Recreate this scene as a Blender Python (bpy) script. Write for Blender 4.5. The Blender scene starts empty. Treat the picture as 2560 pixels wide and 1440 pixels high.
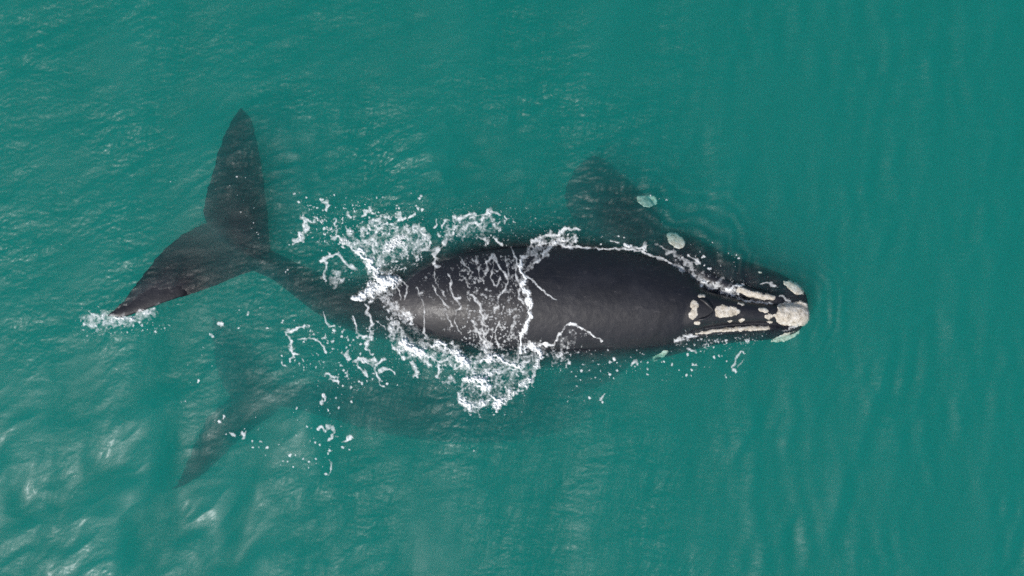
import bpy, bmesh, math, random
import numpy as np
from mathutils import Vector
from mathutils.bvhtree import BVHTree

random.seed(7)
rng = np.random.default_rng(11)
scene = bpy.context.scene
COL = scene.collection

# ------------------------------------------------------------------ camera
CAM_H = 30.0                     # drone height above the mean water level, metres
S = 24.0 / 2560.0                # metres of water per photo pixel (frame is 24 m wide)
cam_d = bpy.data.cameras.new('camera')
cam_d.sensor_width = 36.0
cam_d.lens = 36.0 * CAM_H / 24.0
cam_d.clip_end = 2000.0
cam = bpy.data.objects.new('camera', cam_d)
cam.location = (0, 0, CAM_H)
COL.objects.link(cam)
scene.camera = cam

# ------------------------------------------------------------------ sky, sun, exposure
SUN_ZEN = math.radians(39.0)
SUN_DIR = Vector((-0.66, -0.75, 0)).normalized() * math.sin(SUN_ZEN) + Vector((0, 0, math.cos(SUN_ZEN)))
world = bpy.data.worlds.new('World')
scene.world = world
world.use_nodes = True
wn = world.node_tree
bg = wn.nodes['Background']
sky = wn.nodes.new('ShaderNodeTexSky')
sky.sky_type = 'NISHITA'
sky.sun_disc = False
sky.sun_elevation = math.radians(90) - SUN_ZEN
sky.sun_rotation = math.atan2(SUN_DIR.x, SUN_DIR.y)
sky.air_density = 1.0
sky.dust_density = 4.0
sky.ozone_density = 1.0
wn.links.new(sky.outputs[0], bg.inputs[0])
bg.inputs[1].default_value = 0.13
sun_d = bpy.data.lights.new('sun', 'SUN')
sun_d.energy = 3.2
sun_d.angle = math.radians(0.55)
sun_d.color = (1.0, 0.985, 0.962)
sun = bpy.data.objects.new('sun', sun_d)
sun.rotation_euler = SUN_DIR.to_track_quat('Z', 'Y').to_euler()
COL.objects.link(sun)
scene.view_settings.view_transform = 'Standard'
scene.view_settings.look = 'None'
scene.view_settings.exposure = 0.0
scene.view_settings.gamma = 1.0
cy = scene.cycles
cy.use_denoising = False          # the fine grain left is close to the photograph's own
cy.max_bounces = 5
cy.diffuse_bounces = 2
cy.glossy_bounces = 2
cy.use_adaptive_sampling = True
cy.adaptive_threshold = 0.02
cy.transparent_max_bounces = 16
cy.volume_bounces = 2
cy.sample_clamp_indirect = 6.0
cy.sample_clamp_direct = 12.0
cy.caustics_reflective = False
cy.caustics_refractive = False


def P(px, py, z=0.0):
    """photo pixel seen at height z -> world x, y (camera looks straight down)"""
    k = (CAM_H - z) / CAM_H
    return (np.asarray(px, float) - 1280.0) * S * k, (720.0 - np.asarray(py, float)) * S * k


# ------------------------------------------------------------------ helpers
def sstep(a, b, x):
    t = np.clip((x - a) / (b - a), 0, 1)
    return t * t * (3 - 2 * t)


def band(nx, ny, size, l0, l1, direction=None, spread=1.0, power=1.0, seed=0):
    """tileable band-limited random field with unit rms (size = metres or pixels across nx)"""
    r = np.random.default_rng(seed)
    w = r.standard_normal((ny, nx)).astype(np.float32)
    F = np.fft.rfft2(w)
    d = size / nx
    fy = np.fft.fftfreq(ny, d)[:, None]
    fx = np.fft.rfftfreq(nx, d)[None, :]
    f = np.hypot(fx, fy) + 1e-9
    lo, hi = 1.0 / l1, 1.0 / l0
    env = sstep(lo * 0.6, lo * 1.3, f) * (1 - sstep(hi * 0.8, hi * 1.6, f)) * f ** (-power)
    if direction is not None:
        a = np.arctan2(fy, fx) - direction
        c = np.abs(np.cos(a))
        env = env * np.exp(-((np.arccos(np.clip(c, -1, 1))) / spread) ** 2)
    h = np.fft.irfft2(F * env, s=(ny, nx))
    return (h / h.std()).astype(np.float32)


def bilin(field, size, X, Y):
    ny, nx = field.shape
    u = (X / size * nx) % nx
    v = (Y / size * ny) % ny
    i = np.floor(u).astype(int); j = np.floor(v).astype(int)
    fu = u - i; fv = v - j
    i %= nx; j %= ny
    i1 = (i + 1) % nx; j1 = (j + 1) % ny
    return (field[j, i] * (1 - fu) * (1 - fv) + field[j, i1] * fu * (1 - fv)
            + field[j1, i] * (1 - fu) * fv + field[j1, i1] * fu * fv)


def mesh_from_arrays(name, V, Q, smooth=True):
    me = bpy.data.meshes.new(name)
    me.vertices.add(len(V))
    me.vertices.foreach_set('co', np.ascontiguousarray(V, dtype=np.float32).ravel())
    n = len(Q); k = Q.shape[1]
    me.loops.add(n * k)
    me.loops.foreach_set('vertex_index', np.ascontiguousarray(Q, dtype=np.int32).ravel())
    me.polygons.add(n)
    me.polygons.foreach_set('loop_start', np.arange(0, n * k, k, dtype=np.int32))
    me.update(calc_edges=True)
    if smooth:
        me.polygons.foreach_set('use_smooth', np.ones(n, dtype=bool))
    me.validate()
    return me


def link(name, me, mat=None, parent=None, **props):
    o = bpy.data.objects.new(name, me)
    COL.objects.link(o)
    if mat is not None and me is not None:
        me.materials.append(mat)
    if parent is not None:
        o.parent = parent
        o.matrix_parent_inverse = parent.matrix_world.inverted() if False else o.matrix_parent_inverse
        o.location = tuple(-c for c in parent.location)
    for k, v in props.items():
        o[k] = v
    return o


# ------------------------------------------------------------------ materials
def new_mat(name):
    m = bpy.data.materials.new(name)
    m.use_nodes = True
    nt = m.node_tree
    nt.nodes.clear()
    out = nt.nodes.new('ShaderNodeOutputMaterial')
    return m, nt, out


def N(nt, kind, **kw):
    n = nt.nodes.new(kind)
    for k, v in kw.items():
        if k in n.inputs:
            n.inputs[k].default_value = v
        else:
            setattr(n, k, v)
    return n


def ramp(nt, src, stops):
    r = nt.nodes.new('ShaderNodeValToRGB')
    e = r.color_ramp.elements
    while len(e) < len(stops):
        e.new(0.5)
    for el, (p, c) in zip(e, stops):
        el.position = p
        el.color = c if len(c) == 4 else (*c, 1)
    nt.links.new(src, r.inputs[0])
    return r


def water_material():
    m, nt, out = new_mat('sea_water')
    L = nt.links.new
    fr = N(nt, 'ShaderNodeFresnel', IOR=1.333)
    tr = N(nt, 'ShaderNodeBsdfTransparent')
    g1 = N(nt, 'ShaderNodeBsdfGlossy', Roughness=0.2)
    g2 = N(nt, 'ShaderNodeBsdfGlossy', Roughness=0.46)
    gm = N(nt, 'ShaderNodeMixShader'); gm.inputs[0].default_value = 0.9
    L(g1.outputs[0], gm.inputs[1]); L(g2.outputs[0], gm.inputs[2])
    mx = N(nt, 'ShaderNodeMixShader')
    # seen from below, light arrives already bent towards the vertical: no total reflection there
    ge = N(nt, 'ShaderNodeNewGeometry')
    fm = N(nt, 'ShaderNodeMix'); fm.inputs['B'].default_value = 0.03
    L(ge.outputs['Backfacing'], fm.inputs['Factor']); L(fr.outputs[0], fm.inputs['A'])
    L(fm.outputs[0], mx.inputs[0]); L(tr.outputs[0], mx.inputs[1]); L(gm.outputs[0], mx.inputs[2])
    L(mx.outputs[0], out.inputs['Surface'])
    # murky green coastal water: per-channel scattering and absorption, per metre
    ss = (0.016, 0.315, 0.305); sa = (0.98, 0.245, 0.310)
    sc_ = N(nt, 'ShaderNodeVolumeScatter', Density=1.0, Anisotropy=0.0)
    sc_.inputs['Color'].default_value = (*ss, 1)
    ab = N(nt, 'ShaderNodeVolumeAbsorption', Density=1.0)
    ab.inputs['Color'].default_value = (1 - sa[0], 1 - sa[1], 1 - sa[2], 1)
    ad = N(nt, 'ShaderNodeAddShader')
    L(sc_.outputs[0], ad.inputs[0]); L(ab.outputs[0], ad.inputs[1])
    L(ad.outputs[0], out.inputs['Volume'])
    return m


def skin_material():
    m, nt, out = new_mat('whale_skin')
    L = nt.links.new
    tc = N(nt, 'ShaderNodeTexCoord')
    n1 = N(nt, 'ShaderNodeTexNoise', Scale=1.1, Detail=8.0, Roughness=0.62, Distortion=0.6)
    L(tc.outputs['Object'], n1.inputs['Vector'])
    r1 = ramp(nt, n1.outputs['Fac'], [(0.3, (0.0046, 0.0053, 0.0082)), (0.55, (0.0070, 0.0078, 0.0120)), (0.8, (0.017, 0.0178, 0.0235))])
    # pale scratches and rubbed marks
    ms = N(nt, 'ShaderNodeMapping'); ms.inputs['Scale'].default_value = (1.0, 3.4, 2.0); ms.inputs['Rotation'].default_value = (0, 0, 0.45)
    L(tc.outputs['Object'], ms.inputs[0])
    n4 = N(nt, 'ShaderNodeTexNoise', Scale=3.6, Detail=10.0, Roughness=0.78)
    L(ms.outputs[0], n4.inputs['Vector'])
    r4 = ramp(nt, n4.outputs['Fac'], [(0.57, (0, 0, 0)), (0.74, (0.6,) * 3)])
    cm = N(nt, 'ShaderNodeMix', data_type='RGBA'); cm.inputs['B'].default_value = (0.085, 0.08, 0.085, 1)
    L(r4.outputs[0], cm.inputs['Factor']); L(r1.outputs[0], cm.inputs['A'])
    r1 = cm
    n2 = N(nt, 'ShaderNodeTexNoise', Scale=5.0, Detail=6.0, Roughness=0.65)
    L(tc.outputs['Object'], n2.inputs['Vector'])
    rr = ramp(nt, n2.outputs['Fac'], [(0.3, (0.46,) * 3), (0.7, (0.64,) * 3)])
    n3 = N(nt, 'ShaderNodeTexNoise', Scale=30.0, Detail=4.0, Roughness=0.6)
    L(tc.outputs['Object'], n3.inputs['Vector'])
    b = N(nt, 'ShaderNodeBump', Strength=0.25, Distance=0.012)
    L(n3.outputs['Fac'], b.inputs['Height'])
    n5 = N(nt, 'ShaderNodeTexNoise', Scale=4.5, Detail=3.0, Roughness=0.5)
    L(tc.outputs['Object'], n5.inputs['Vector'])
    b2 = N(nt, 'ShaderNodeBump', Strength=0.5, Distance=0.03)
    L(n5.outputs['Fac'], b2.inputs['Height']); L(b.outputs[0], b2.inputs['Normal'])
    b = b2
    p = N(nt, 'ShaderNodeBsdfPrincipled')
    L(r1.outputs['Result'], p.inputs['Base Color']); L(rr.outputs[0], p.inputs['Roughness'])
    L(b.outputs[0], p.inputs['Normal'])
    ge = N(nt, 'ShaderNodeNewGeometry')
    sx = N(nt, 'ShaderNodeSeparateXYZ'); L(ge.outputs['Position'], sx.inputs[0])
    # wet skin in air shines; under water its index nearly matches the water's
    mr = N(nt, 'ShaderNodeMapRange'); L(sx.outputs['Z'], mr.inputs['Value'])
    mr.inputs['From Min'].default_value = -0.03; mr.inputs['From Max'].default_value = 0.03
    mr.inputs['To Min'].default_value = 0.03; mr.inputs['To Max'].default_value = 0.44
    L(mr.outputs[0], p.inputs['Specular IOR Level'])
    cw = N(nt, 'ShaderNodeMath', operation='MULTIPLY'); cw.inputs[1].default_value = 0.5
    L(mr.outputs[0], cw.inputs[0]); L(cw.outputs[0], p.inputs['Coat Weight'])      # film of running water
    p.inputs['Coat Roughness'].default_value = 0.24; p.inputs['Coat IOR'].default_value = 1.33
    L(b.outputs[0], p.inputs['Coat Normal'])
    L(p.outputs[0], out.inputs['Surface'])
    return m


def callosity_material():
    m, nt, out = new_mat('callosity')
    L = nt.links.new
    tc = N(nt, 'ShaderNodeTexCoord')
    n1 = N(nt, 'ShaderNodeTexNoise', Scale=9.0, Detail=8.0, Roughness=0.78)
    L(tc.outputs['Object'], n1.inputs['Vector'])
    r1 = ramp(nt, n1.outputs['Fac'], [(0.36, (0.17, 0.15, 0.12)), (0.44, (0.42, 0.38, 0.31)), (0.54, (0.54, 0.51, 0.45)), (0.66, (0.66, 0.65, 0.62))])
    v = N(nt, 'ShaderNodeTexVoronoi', Scale=22.0)
    L(tc.outputs['Object'], v.inputs['Vector'])
    b = N(nt, 'ShaderNodeBump', Strength=0.3, Distance=0.012)
    L(v.outputs['Distance'], b.inputs['Height'])
    p = N(nt, 'ShaderNodeBsdfPrincipled', Roughness=0.85)
    p.inputs['Specular IOR Level'].default_value = 0.2
    L(r1.outputs[0], p.inputs['Base Color']); L(b.outputs[0], p.inputs['Normal'])
    L(p.outputs[0], out.inputs['Surface'])
    return m


def foam_material():
    m, nt, out = new_mat('sea_foam')
    L = nt.links.new
    at = N(nt, 'ShaderNodeAttribute'); at.attribute_name = 'foam_amount'
    tc = N(nt, 'ShaderNodeTexCoord')
    n1 = N(nt, 'ShaderNodeTexNoise', Scale=22.0, Detail=4.0, Roughness=0.65)
    L(tc.outputs['Object'], n1.inputs['Vector'])
    ma = N(nt, 'ShaderNodeMath', operation='MULTIPLY_ADD')
    L(n1.outputs['Fac'], ma.inputs[0]); ma.inputs[1].default_value = 0.24; ma.inputs[2].default_value = -0.12
    ad = N(nt, 'ShaderNodeMath', operation='ADD')
    L(at.outputs['Fac'], ad.inputs[0]); L(ma.outputs[0], ad.inputs[1])
    mr = N(nt, 'ShaderNodeMapRange')
    mr.inputs['From Min'].default_value = 0.12; mr.inputs['From Max'].default_value = 1.0
    L(ad.outputs[0], mr.inputs['Value'])
    d = N(nt, 'ShaderNodeBsdfDiffuse'); d.inputs['Color'].default_value = (0.90, 0.93, 0.94, 1)
    tl = N(nt, 'ShaderNodeBsdfTranslucent'); tl.inputs['Color'].default_value = (0.8, 0.86, 0.86, 1)
    mm = N(nt, 'ShaderNodeMixShader'); mm.inputs[0].default_value = 0.2
    L(d.outputs[0], mm.inputs[1]); L(tl.outputs[0], mm.inputs[2])
    tr = N(nt, 'ShaderNodeBsdfTransparent')
    mx = N(nt, 'ShaderNodeMixShader')
    L(mr.outputs[0], mx.inputs[0]); L(tr.outputs[0], mx.inputs[1]); L(mm.outputs[0], mx.inputs[2])
    L(mx.outputs[0], out.inputs['Surface'])
    return m


M_WATER = water_material()
M_SKIN = skin_material()
M_CALL = callosity_material()
M_FOAM = foam_material()

# ------------------------------------------------------------------ water surface
TILE = 32.0
F_SWELL = band(512, 512, TILE, 1.6, 5.5, math.radians(-22), 0.75, 1.6, 1)
F_CHOP = band(1024, 1024, TILE, 0.35, 1.5, math.radians(-50), 0.9, 1.4, 2)
F_RIDGE = band(1024, 1024, TILE, 0.5, 2.0, math.radians(-55), 0.9, 1.2, 3)
F_RIP = band(2048, 2048, TILE, 0.08, 0.32, math.radians(-60), 1.1, 1.0, 4)
F_LONG = band(1024, 1024, TILE, 0.45, 2.4, math.radians(-14), 0.6, 1.2, 6)
F_PATCH = band(1024, 1024, TILE, 0.8, 2.8, math.radians(-40), 1.1, 1.3, 7)
F_MOD = band(256, 256, TILE, 2.0, 9.0, None, 1, 1.0, 5)


def blob(px, py, cx, cy_, rx, ry):
    return np.exp(-(((px - cx) / rx) ** 2 + ((py - cy_) / ry) ** 2))


def water_h(X, Y):
    px = X / S + 1280.0
    py = 720.0 - Y / S
    right = sstep(1500, 2000, px)
    lowleft = (1 - sstep(500, 1300, px)) * sstep(750, 1150, py)
    upmid = blob(px, py, 950, 430, 420, 170)
    mod = np.clip(1 + 0.45 * bilin(F_MOD, TILE, X, Y), 0.15, 2.2)
    near = blob(px, py, 1250, 745, 620, 210)
    sw = bilin(F_SWELL, TILE, X, Y) * 0.036 * (1 + 0.5 * lowleft) * (1 - 0.5 * right) * (1 - 0.75 * near)
    ch = bilin(F_CHOP, TILE, X, Y) * 0.0095 * (1 - 0.7 * right) * (1 - 0.45 * lowleft) * mod * (1 - 0.5 * near)
    rd = (0.8 - np.abs(bilin(F_RIDGE, TILE, X, Y))) * (0.004 + 0.020 * upmid + 0.005 * lowleft) * (1 - 0.7 * right)
    rp = bilin(F_RIP, TILE, X, Y) * 0.0034 * (1 - 0.65 * right) * (1 - 0.62 * lowleft) * mod * (1 + 0.5 * upmid)
    # bow ripples spreading from the snout
    wob = 9.0 * bilin(F_CHOP, TILE, X * 0.7, Y * 0.7) + 10 * bilin(F_MOD, TILE, X, Y)
    r = np.hypot((px - 1950) * 0.92, py - 780) + wob * 0.6
    ring = np.cos((r - 80) * 2 * math.pi / 24.0) * 0.010 * np.exp(-((r - 130) / 50.0) ** 2) * np.clip(mod - 0.3, 0, 1.5) * sstep(1940, 2050, px)
    r2 = np.hypot((px - 1500) * 0.8, py - 800) + wob
    ring2 = np.cos(r2 * 2 * math.pi / 30.0) * 0.010 * np.exp(-((r2 - 330) / 60.0) ** 2) * (1 - sstep(640, 760, py)) * sstep(1350, 1500, px)
    lg = bilin(F_LONG, TILE, X, Y) * 0.0085 * (0.3 + 1.3 * right) * mod
    pt = bilin(F_PATCH, TILE, X, Y) * (0.006 + 0.022 * lowleft)
    return sw + ch + rd + rp + lg + pt + ring + ring2


def axis_coords(half, step, far):
    a = np.arange(-half, half + step * 0.5, step)
    g = []
    d = step; x = half
    while x < far:
        d *= 1.35
        x += d
        g.append(x)
    g = np.array(g)
    return np.concatenate([-g[::-1], a, g])


def build_water():
    xs = axis_coords(13.2, 0.0255, 400.0)
    ys = axis_coords(7.9, 0.0255, 400.0)
    X, Y = np.meshgrid(xs, ys)
    Z = np.zeros_like(X)
    Z[:] = water_h(X, Y)
    fall = 1 - sstep(14, 60, np.hypot(X, Y))
    Z *= fall
    nx, ny = len(xs), len(ys)
    V = np.stack([X, Y, Z], -1).reshape(-1, 3)
    idx = np.arange(nx * ny).reshape(ny, nx)
    Q = np.stack([idx[:-1, :-1], idx[:-1, 1:], idx[1:, 1:], idx[1:, :-1]], -1).reshape(-1, 4)
    # skirt and floor close the body of water
    rim = np.concatenate([idx[0, :], idx[1:, -1], idx[-1, -2::-1], idx[-2:0:-1, 0]])
    low = V[rim].copy(); low[:, 2] = -16.0
    b0 = len(V)
    V = np.concatenate([V, low, [[0, 0, -16.0]]])
    n = len(rim); k = np.arange(n); k1 = (k + 1) % n
    SQ = np.stack([rim[k], b0 + k, b0 + k1, rim[k1]], -1)
    BQ = np.stack([np.full(n, b0 + n), b0 + k1, b0 + k], -1)
    me = bpy.data.meshes.new('water')
    T = np.concatenate([Q, SQ])
    nq = len(T)
    loops = np.concatenate([T.ravel(), BQ.ravel()]).astype(np.int32)
    starts = np.concatenate([np.arange(0, nq * 4, 4), nq * 4 + np.arange(0, n * 3, 3)]).astype(np.int32)
    me.vertices.add(len(V)); me.vertices.foreach_set('co', V.astype(np.float32).ravel())
    me.loops.add(len(loops)); me.loops.foreach_set('vertex_index', loops)
    me.polygons.add(len(starts)); me.polygons.foreach_set('loop_start', starts)
    me.update(calc_edges=True)
    sm = np.zeros(len(starts), dtype=bool); sm[:len(Q)] = True
    me.polygons.foreach_set('use_smooth', sm)
    return link('water', me, M_WATER, kind='structure', label='murky teal green sea water with ripples around the whales')


build_water()


# ------------------------------------------------------------------ whale bodies
def catmull(A, sub):
    A = np.asarray(A, float)
    n = len(A)
    out = []
    for i in range(n - 1):
        p0 = A[max(i - 1, 0)]; p1 = A[i]; p2 = A[i + 1]; p3 = A[min(i + 2, n - 1)]
        for t in np.linspace(0, 1, sub, endpoint=False):
            out.append(0.5 * ((2 * p1) + (-p0 + p2) * t + (2 * p0 - 5 * p1 + 4 * p2 - p3) * t * t + (-p0 + 3 * p1 - 3 * p2 + p3) * t ** 3))
    out.append(A[-1])
    return np.array(out)


def rings_to_mesh(rings):
    """list of (k,3) rings -> verts, faces (quads + cap fans)"""
    k = len(rings[0]); V = np.concatenate(rings); F = []
    for i in range(len(rings) - 1):
        for j in range(k):
            j1 = (j + 1) % k
            F.append((i * k + j, i * k + j1, (i + 1) * k + j1, (i + 1) * k + j))
    F.append(tuple(range(k))[::-1])
    o = (len(rings) - 1) * k
    F.append(tuple(range(o, o + k)))
    return V, F


def loft(st, sub=6, k=40, flat=2.0):
    """st rows: px, py, half width px, top z, half height m  (ellipse sections across the path)"""
    A = catmull(st, sub)
    zc = A[:, 3] - A[:, 4]
    x, y = P(A[:, 0], A[:, 1], np.minimum(A[:, 3], 0.4))
    t = np.stack([np.gradient(x), np.gradient(y)], -1)
    t /= np.linalg.norm(t, axis=1)[:, None]
    nrm = np.stack([-t[:, 1], t[:, 0]], -1)
    ang = np.linspace(0, 2 * math.pi, k, endpoint=False)
    ca, sa = np.cos(ang), np.sin(ang)
    ca = np.sign(ca) * np.abs(ca) ** (2 / flat); sa = np.sign(sa) * np.abs(sa) ** (2 / flat)
    rings = []
    for i in range(len(A)):
        hw = max(A[i, 2], 1.0) * S; hh = max(A[i, 4], 0.02)
        rings.append(np.stack([x[i] + nrm[i, 0] * hw * ca, y[i] + nrm[i, 1] * hw * ca, zc[i] + hh * sa], -1))
    return rings_to_mesh(rings)


def blade(st, sub=5, k=28, camber=0.0):
    """st rows: leading px,py, trailing px,py, z leading, z trailing, thickness m"""
    A = catmull(st, sub)
    ang = np.linspace(0, 2 * math.pi, k, endpoint=False)
    c = 0.5 - 0.5 * np.cos(ang); s = np.sin(ang)
    prof = s * (1 - 0.35 * c)
    rings = []
    je = np.random.default_rng(int(A[0, 0] + A[-1, 1])).normal(0, 1.0, (len(A), 2))
    A[2:-2, 2:4] += je[2:-2] * 1.5
    A[2:-2, 0:2] += je[2:-2, ::-1] * 0.6
    for r in A:
        lx, ly = P(r[0], r[1], r[4]); tx, ty = P(r[2], r[3], r[5])
        th = max(r[6], 0.03) * 0.5
        rings.append(np.stack([lx + (tx - lx) * c, ly + (ty - ly) * c, r[4] + (r[5] - r[4]) * c + th * prof - camber * (2 * c - 1) ** 2], -1))
    return rings_to_mesh(rings)


def fuse(name, parts, voxel, smooth_it, parent, label=None):
    V = []; F = []; o = 0
    for v, f in parts:
        V.append(v); F += [tuple(i + o for i in q) for q in f]; o += len(v)
    me = bpy.data.meshes.new(name + '_raw')
    me.from_pydata(np.concatenate(V).tolist(), [], F)
    bm = bmesh.new(); bm.from_mesh(me)
    bmesh.ops.recalc_face_normals(bm, faces=bm.faces)
    bm.to_mesh(me); bm.free()
    tmp = bpy.data.objects.new(name + '_raw', me); COL.objects.link(tmp)
    r = tmp.modifiers.new('remesh', 'REMESH'); r.mode = 'VOXEL'; r.voxel_size = voxel; r.use_smooth_shade = True
    s = tmp.modifiers.new('smooth', 'SMOOTH'); s.factor = 0.5; s.iterations = smooth_it
    dg = bpy.context.evaluated_depsgraph_get()
    out = bpy.data.meshes.new_from_object(tmp.evaluated_get(dg))
    bpy.data.objects.remove(tmp); bpy.data.meshes.remove(me)
    out.name = name
    out.polygons.foreach_set('use_smooth', np.ones(len(out.polygons), dtype=bool))
    return link(name, out, M_SKIN, parent)


def bvh_of(o):
    me = o.data
    co = np.empty(len(me.vertices) * 3, dtype=np.float32); me.vertices.foreach_get('co', co)
    polys = [tuple(p.vertices) for p in me.polygons]
    return BVHTree.FromPolygons([tuple(c) for c in co.reshape(-1, 3)], polys)


def drop(bvh, x, y, miss=-50.0):
    h = bvh.ray_cast(Vector((x, y, 20.0)), Vector((0, 0, -1)))
    return h[0].z if h[0] is not None else miss


def whale_empty(px, py, z, label, group='right whales swimming together'):
    x, y = P(px, py, z)
    e = bpy.data.objects.new('right_whale', None)
    e.location = (float(x), float(y), z)
    e.empty_display_size = 0.5
    COL.objects.link(e)
    e['label'] = label; e['category'] = 'whale'; e['group'] = group
    return e


# -------- the whale at the surface
W1 = whale_empty(1400, 745, -1.4, 'large black whale breaking the surface with white callosities on its head')
trunk = [  # px, py, half width px, top z, half height
    (596, 622, 30, -0.36, 0.16), (640, 645, 34, -0.33, 0.24), (690, 670, 33, -0.32, 0.34), (745, 704, 40, -0.26, 0.44),
    (800, 735, 51, -0.20, 0.57), (860, 757, 66, -0.14, 0.74), (930, 762, 88, -0.07, 0.98),
    (1000, 753, 115, 0.07, 1.20), (1060, 747, 136, 0.24, 1.36), (1120, 744, 152, 0.36, 1.50), (1200, 743, 168, 0.45, 1.66),
    (1300, 744, 180, 0.50, 1.80), (1400, 745, 184, 0.52, 1.88), (1500, 748, 178, 0.52, 1.86), (1600, 754, 162, 0.50, 1.72),
    (1660, 758, 146, 0.47, 1.58), (1705, 762, 126, 0.42, 1.40), (1735, 765, 104, 0.33, 1.20), (1765, 768, 78, 0.14, 0.95), (1800, 770, 45, -0.15, 0.6)]
jaw = [
    (1560, 735, 140, -0.40, 1.1), (1620, 732, 158, -0.16, 1.2), (1680, 733, 166, -0.02, 1.20), (1740, 740, 146, -0.04, 1.10), (1800, 747, 122, -0.05, 0.95), (1850, 753, 108, -0.05, 0.82),
    (1900, 760, 96, -0.05, 0.68), (1950, 769, 83, -0.05, 0.52), (1990, 777, 64, -0.04, 0.38), (2010, 781, 46, -0.06, 0.28), (2020, 783, 14, -0.18, 0.1)]
rostrum = [
    (1670, 766, 60, 0.34, 0.6), (1715, 770, 62, 0.39, 0.6), (1745, 772, 56, 0.40, 0.6), (1780, 774, 46, 0.385, 0.6), (1820, 776, 38, 0.36, 0.58),
    (1860, 779, 32, 0.32, 0.55), (1900, 782, 28, 0.27, 0.5), (1940, 784, 27, 0.22, 0.45), (1975, 785, 29, 0.16, 0.40), (2002, 785, 26, 0.09, 0.34),
    (2016, 785, 18, 0.0, 0.24), (2020, 785, 6, -0.1, 0.12)]
lip_up = [(1700, 650, 14, -0.10, 0.16), (1745, 680, 20, 0.0, 0.22), (1800, 708, 20, 0.06, 0.24), (1850, 724, 18, 0.10, 0.24), (1900, 738, 16, 0.11, 0.22),
          (1940, 746, 14, 0.08, 0.2), (1965, 752, 9, -0.02, 0.14)]
lip_lo = [(1690, 858, 10, -0.12, 0.16), (1745, 836, 13, 0.02, 0.22), (1800, 827, 13, 0.07, 0.22), (1860, 823, 12, 0.09, 0.2), (1915, 821, 11, 0.07, 0.2), (1950, 818, 8, -0.02, 0.14)]
fl_up = [(690, 668, 560, 612, -0.25, -0.23, 0.26), (676, 625, 528, 582, -0.23, -0.21, 0.27), (671, 585, 512, 556, -0.21, -0.17, 0.25), (668, 540, 503, 524, -0.21, -0.15, 0.22), (661, 470, 512, 480, -0.23, -0.15, 0.18),
         (651, 400, 530, 420, -0.27, -0.17, 0.15), (641, 345, 549, 352, -0.31, -0.21, 0.12), (628, 296, 574, 302, -0.37, -0.31, 0.09), (604, 268, 596, 270, -0.45, -0.43, 0.05)]
fl_lo = [(690, 664, 560, 590, -0.40, -0.38, 0.26), (648, 674, 515, 560, -0.36, -0.32, 0.27), (592, 692, 470, 574, -0.28, -0.24, 0.25), (540, 715, 428, 605, -0.18, -0.18, 0.22), (480, 736, 384, 648, -0.06, -0.11, 0.19),
         (420, 754, 345, 698, 0.06, -0.04, 0.15), (362, 776, 312, 742, 0.11, 0.02, 0.12), (312, 793, 286, 770, 0.12, 0.07, 0.09), (270, 793, 266, 788, 0.09, 0.08, 0.05)]
flipper_l = [(1640, 640, 1470, 640, -0.48, -0.58, 0.45), (1668, 592, 1466, 588, -0.26, -0.48, 0.42), (1655, 545, 1440, 555, -0.24, -0.48, 0.36), (1632, 500, 1416, 510, -0.28, -0.53, 0.30), (1590, 462, 1412, 470, -0.36, -0.58, 0.24),
             (1550, 425, 1428, 432, -0.48, -0.66, 0.18), (1515, 396, 1455, 402, -0.63, -0.76, 0.12), (1490, 386, 1474, 390, -0.78, -0.83, 0.06)]
flipper_r = [(1600, 850, 1440, 860, -0.95, -1.05, 0.45), (1585, 905, 1425, 915, -0.80, -0.95, 0.4), (1545, 945, 1395, 945, -0.95, -1.15, 0.32), (1490, 975, 1370, 970, -1.20, -1.35, 0.25),
             (1440, 995, 1350, 985, -1.40, -1.50, 0.16), (1395, 1005, 1350, 998, -1.55, -1.60, 0.08)]
body1 = fuse('body', [loft(trunk, k=150), loft(jaw, flat=4.5, k=160), loft(rostrum, flat=2.5, k=90), loft(lip_up, k=40), loft(lip_lo, k=40), blade(fl_up, camber=0.12), blade(fl_lo, camber=0.03), blade(flipper_l, camber=0.26), blade(flipper_r, camber=0.3)], 0.03, 10, W1)
BVH1 = bvh_of(body1)

# -------- the whale below it
W2 = whale_empty(1050, 1010, -2.5, 'dim dark whale deeper underwater, only its flukes and flank showing through')
trunk2 = [(575, 992, 22, -0.84, 0.12), (620, 990, 26, -0.84, 0.18), (680, 990, 27, -0.84, 0.24), (740, 995, 33, -0.84, 0.32), (820, 1002, 50, -0.82, 0.5), (920, 1010, 74, -0.78, 0.72),
          (1020, 1017, 90, -0.78, 0.86), (1120, 1024, 94, -0.82, 0.92), (1220, 1027, 94, -0.90, 0.92), (1310, 1025, 88, -1.07, 0.84), (1380, 1020, 76, -1.32, 0.7), (1440, 1016, 58, -1.67, 0.52),
          (1485, 1012, 36, -2.02, 0.34), (1505, 1010, 12, -2.32, 0.12)]
f2u = [(700, 985, 575, 1000, -0.82, -0.82, 0.18), (680, 950, 552, 975, -0.88, -0.86, 0.19), (655, 905, 530, 930, -0.98, -0.94, 0.16), (622, 860, 523, 880, -1.12, -1.07, 0.13), (580, 815, 518, 828, -1.27, -1.22, 0.09), (532, 786, 524, 788, -1.42, -1.40, 0.04)]
f2l = [(700, 990, 575, 985, -0.90, -0.90, 0.18), (690, 1030, 545, 1012, -0.86, -0.84, 0.19), (640, 1068, 508, 1046, -0.80, -0.78, 0.16), (588, 1108, 484, 1092, -0.74, -0.72, 0.13), (540, 1160, 456, 1150, -0.72, -0.70, 0.1), (485, 1210, 432, 1204, -0.80, -0.78, 0.07), (428, 1226, 424, 1224, -0.90, -0.90, 0.04)]
body2 = fuse('body', [loft(trunk2, k=90), blade(f2u, camber=0.4), blade(f2l, camber=0.45)], 0.035, 5, W2)
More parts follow.
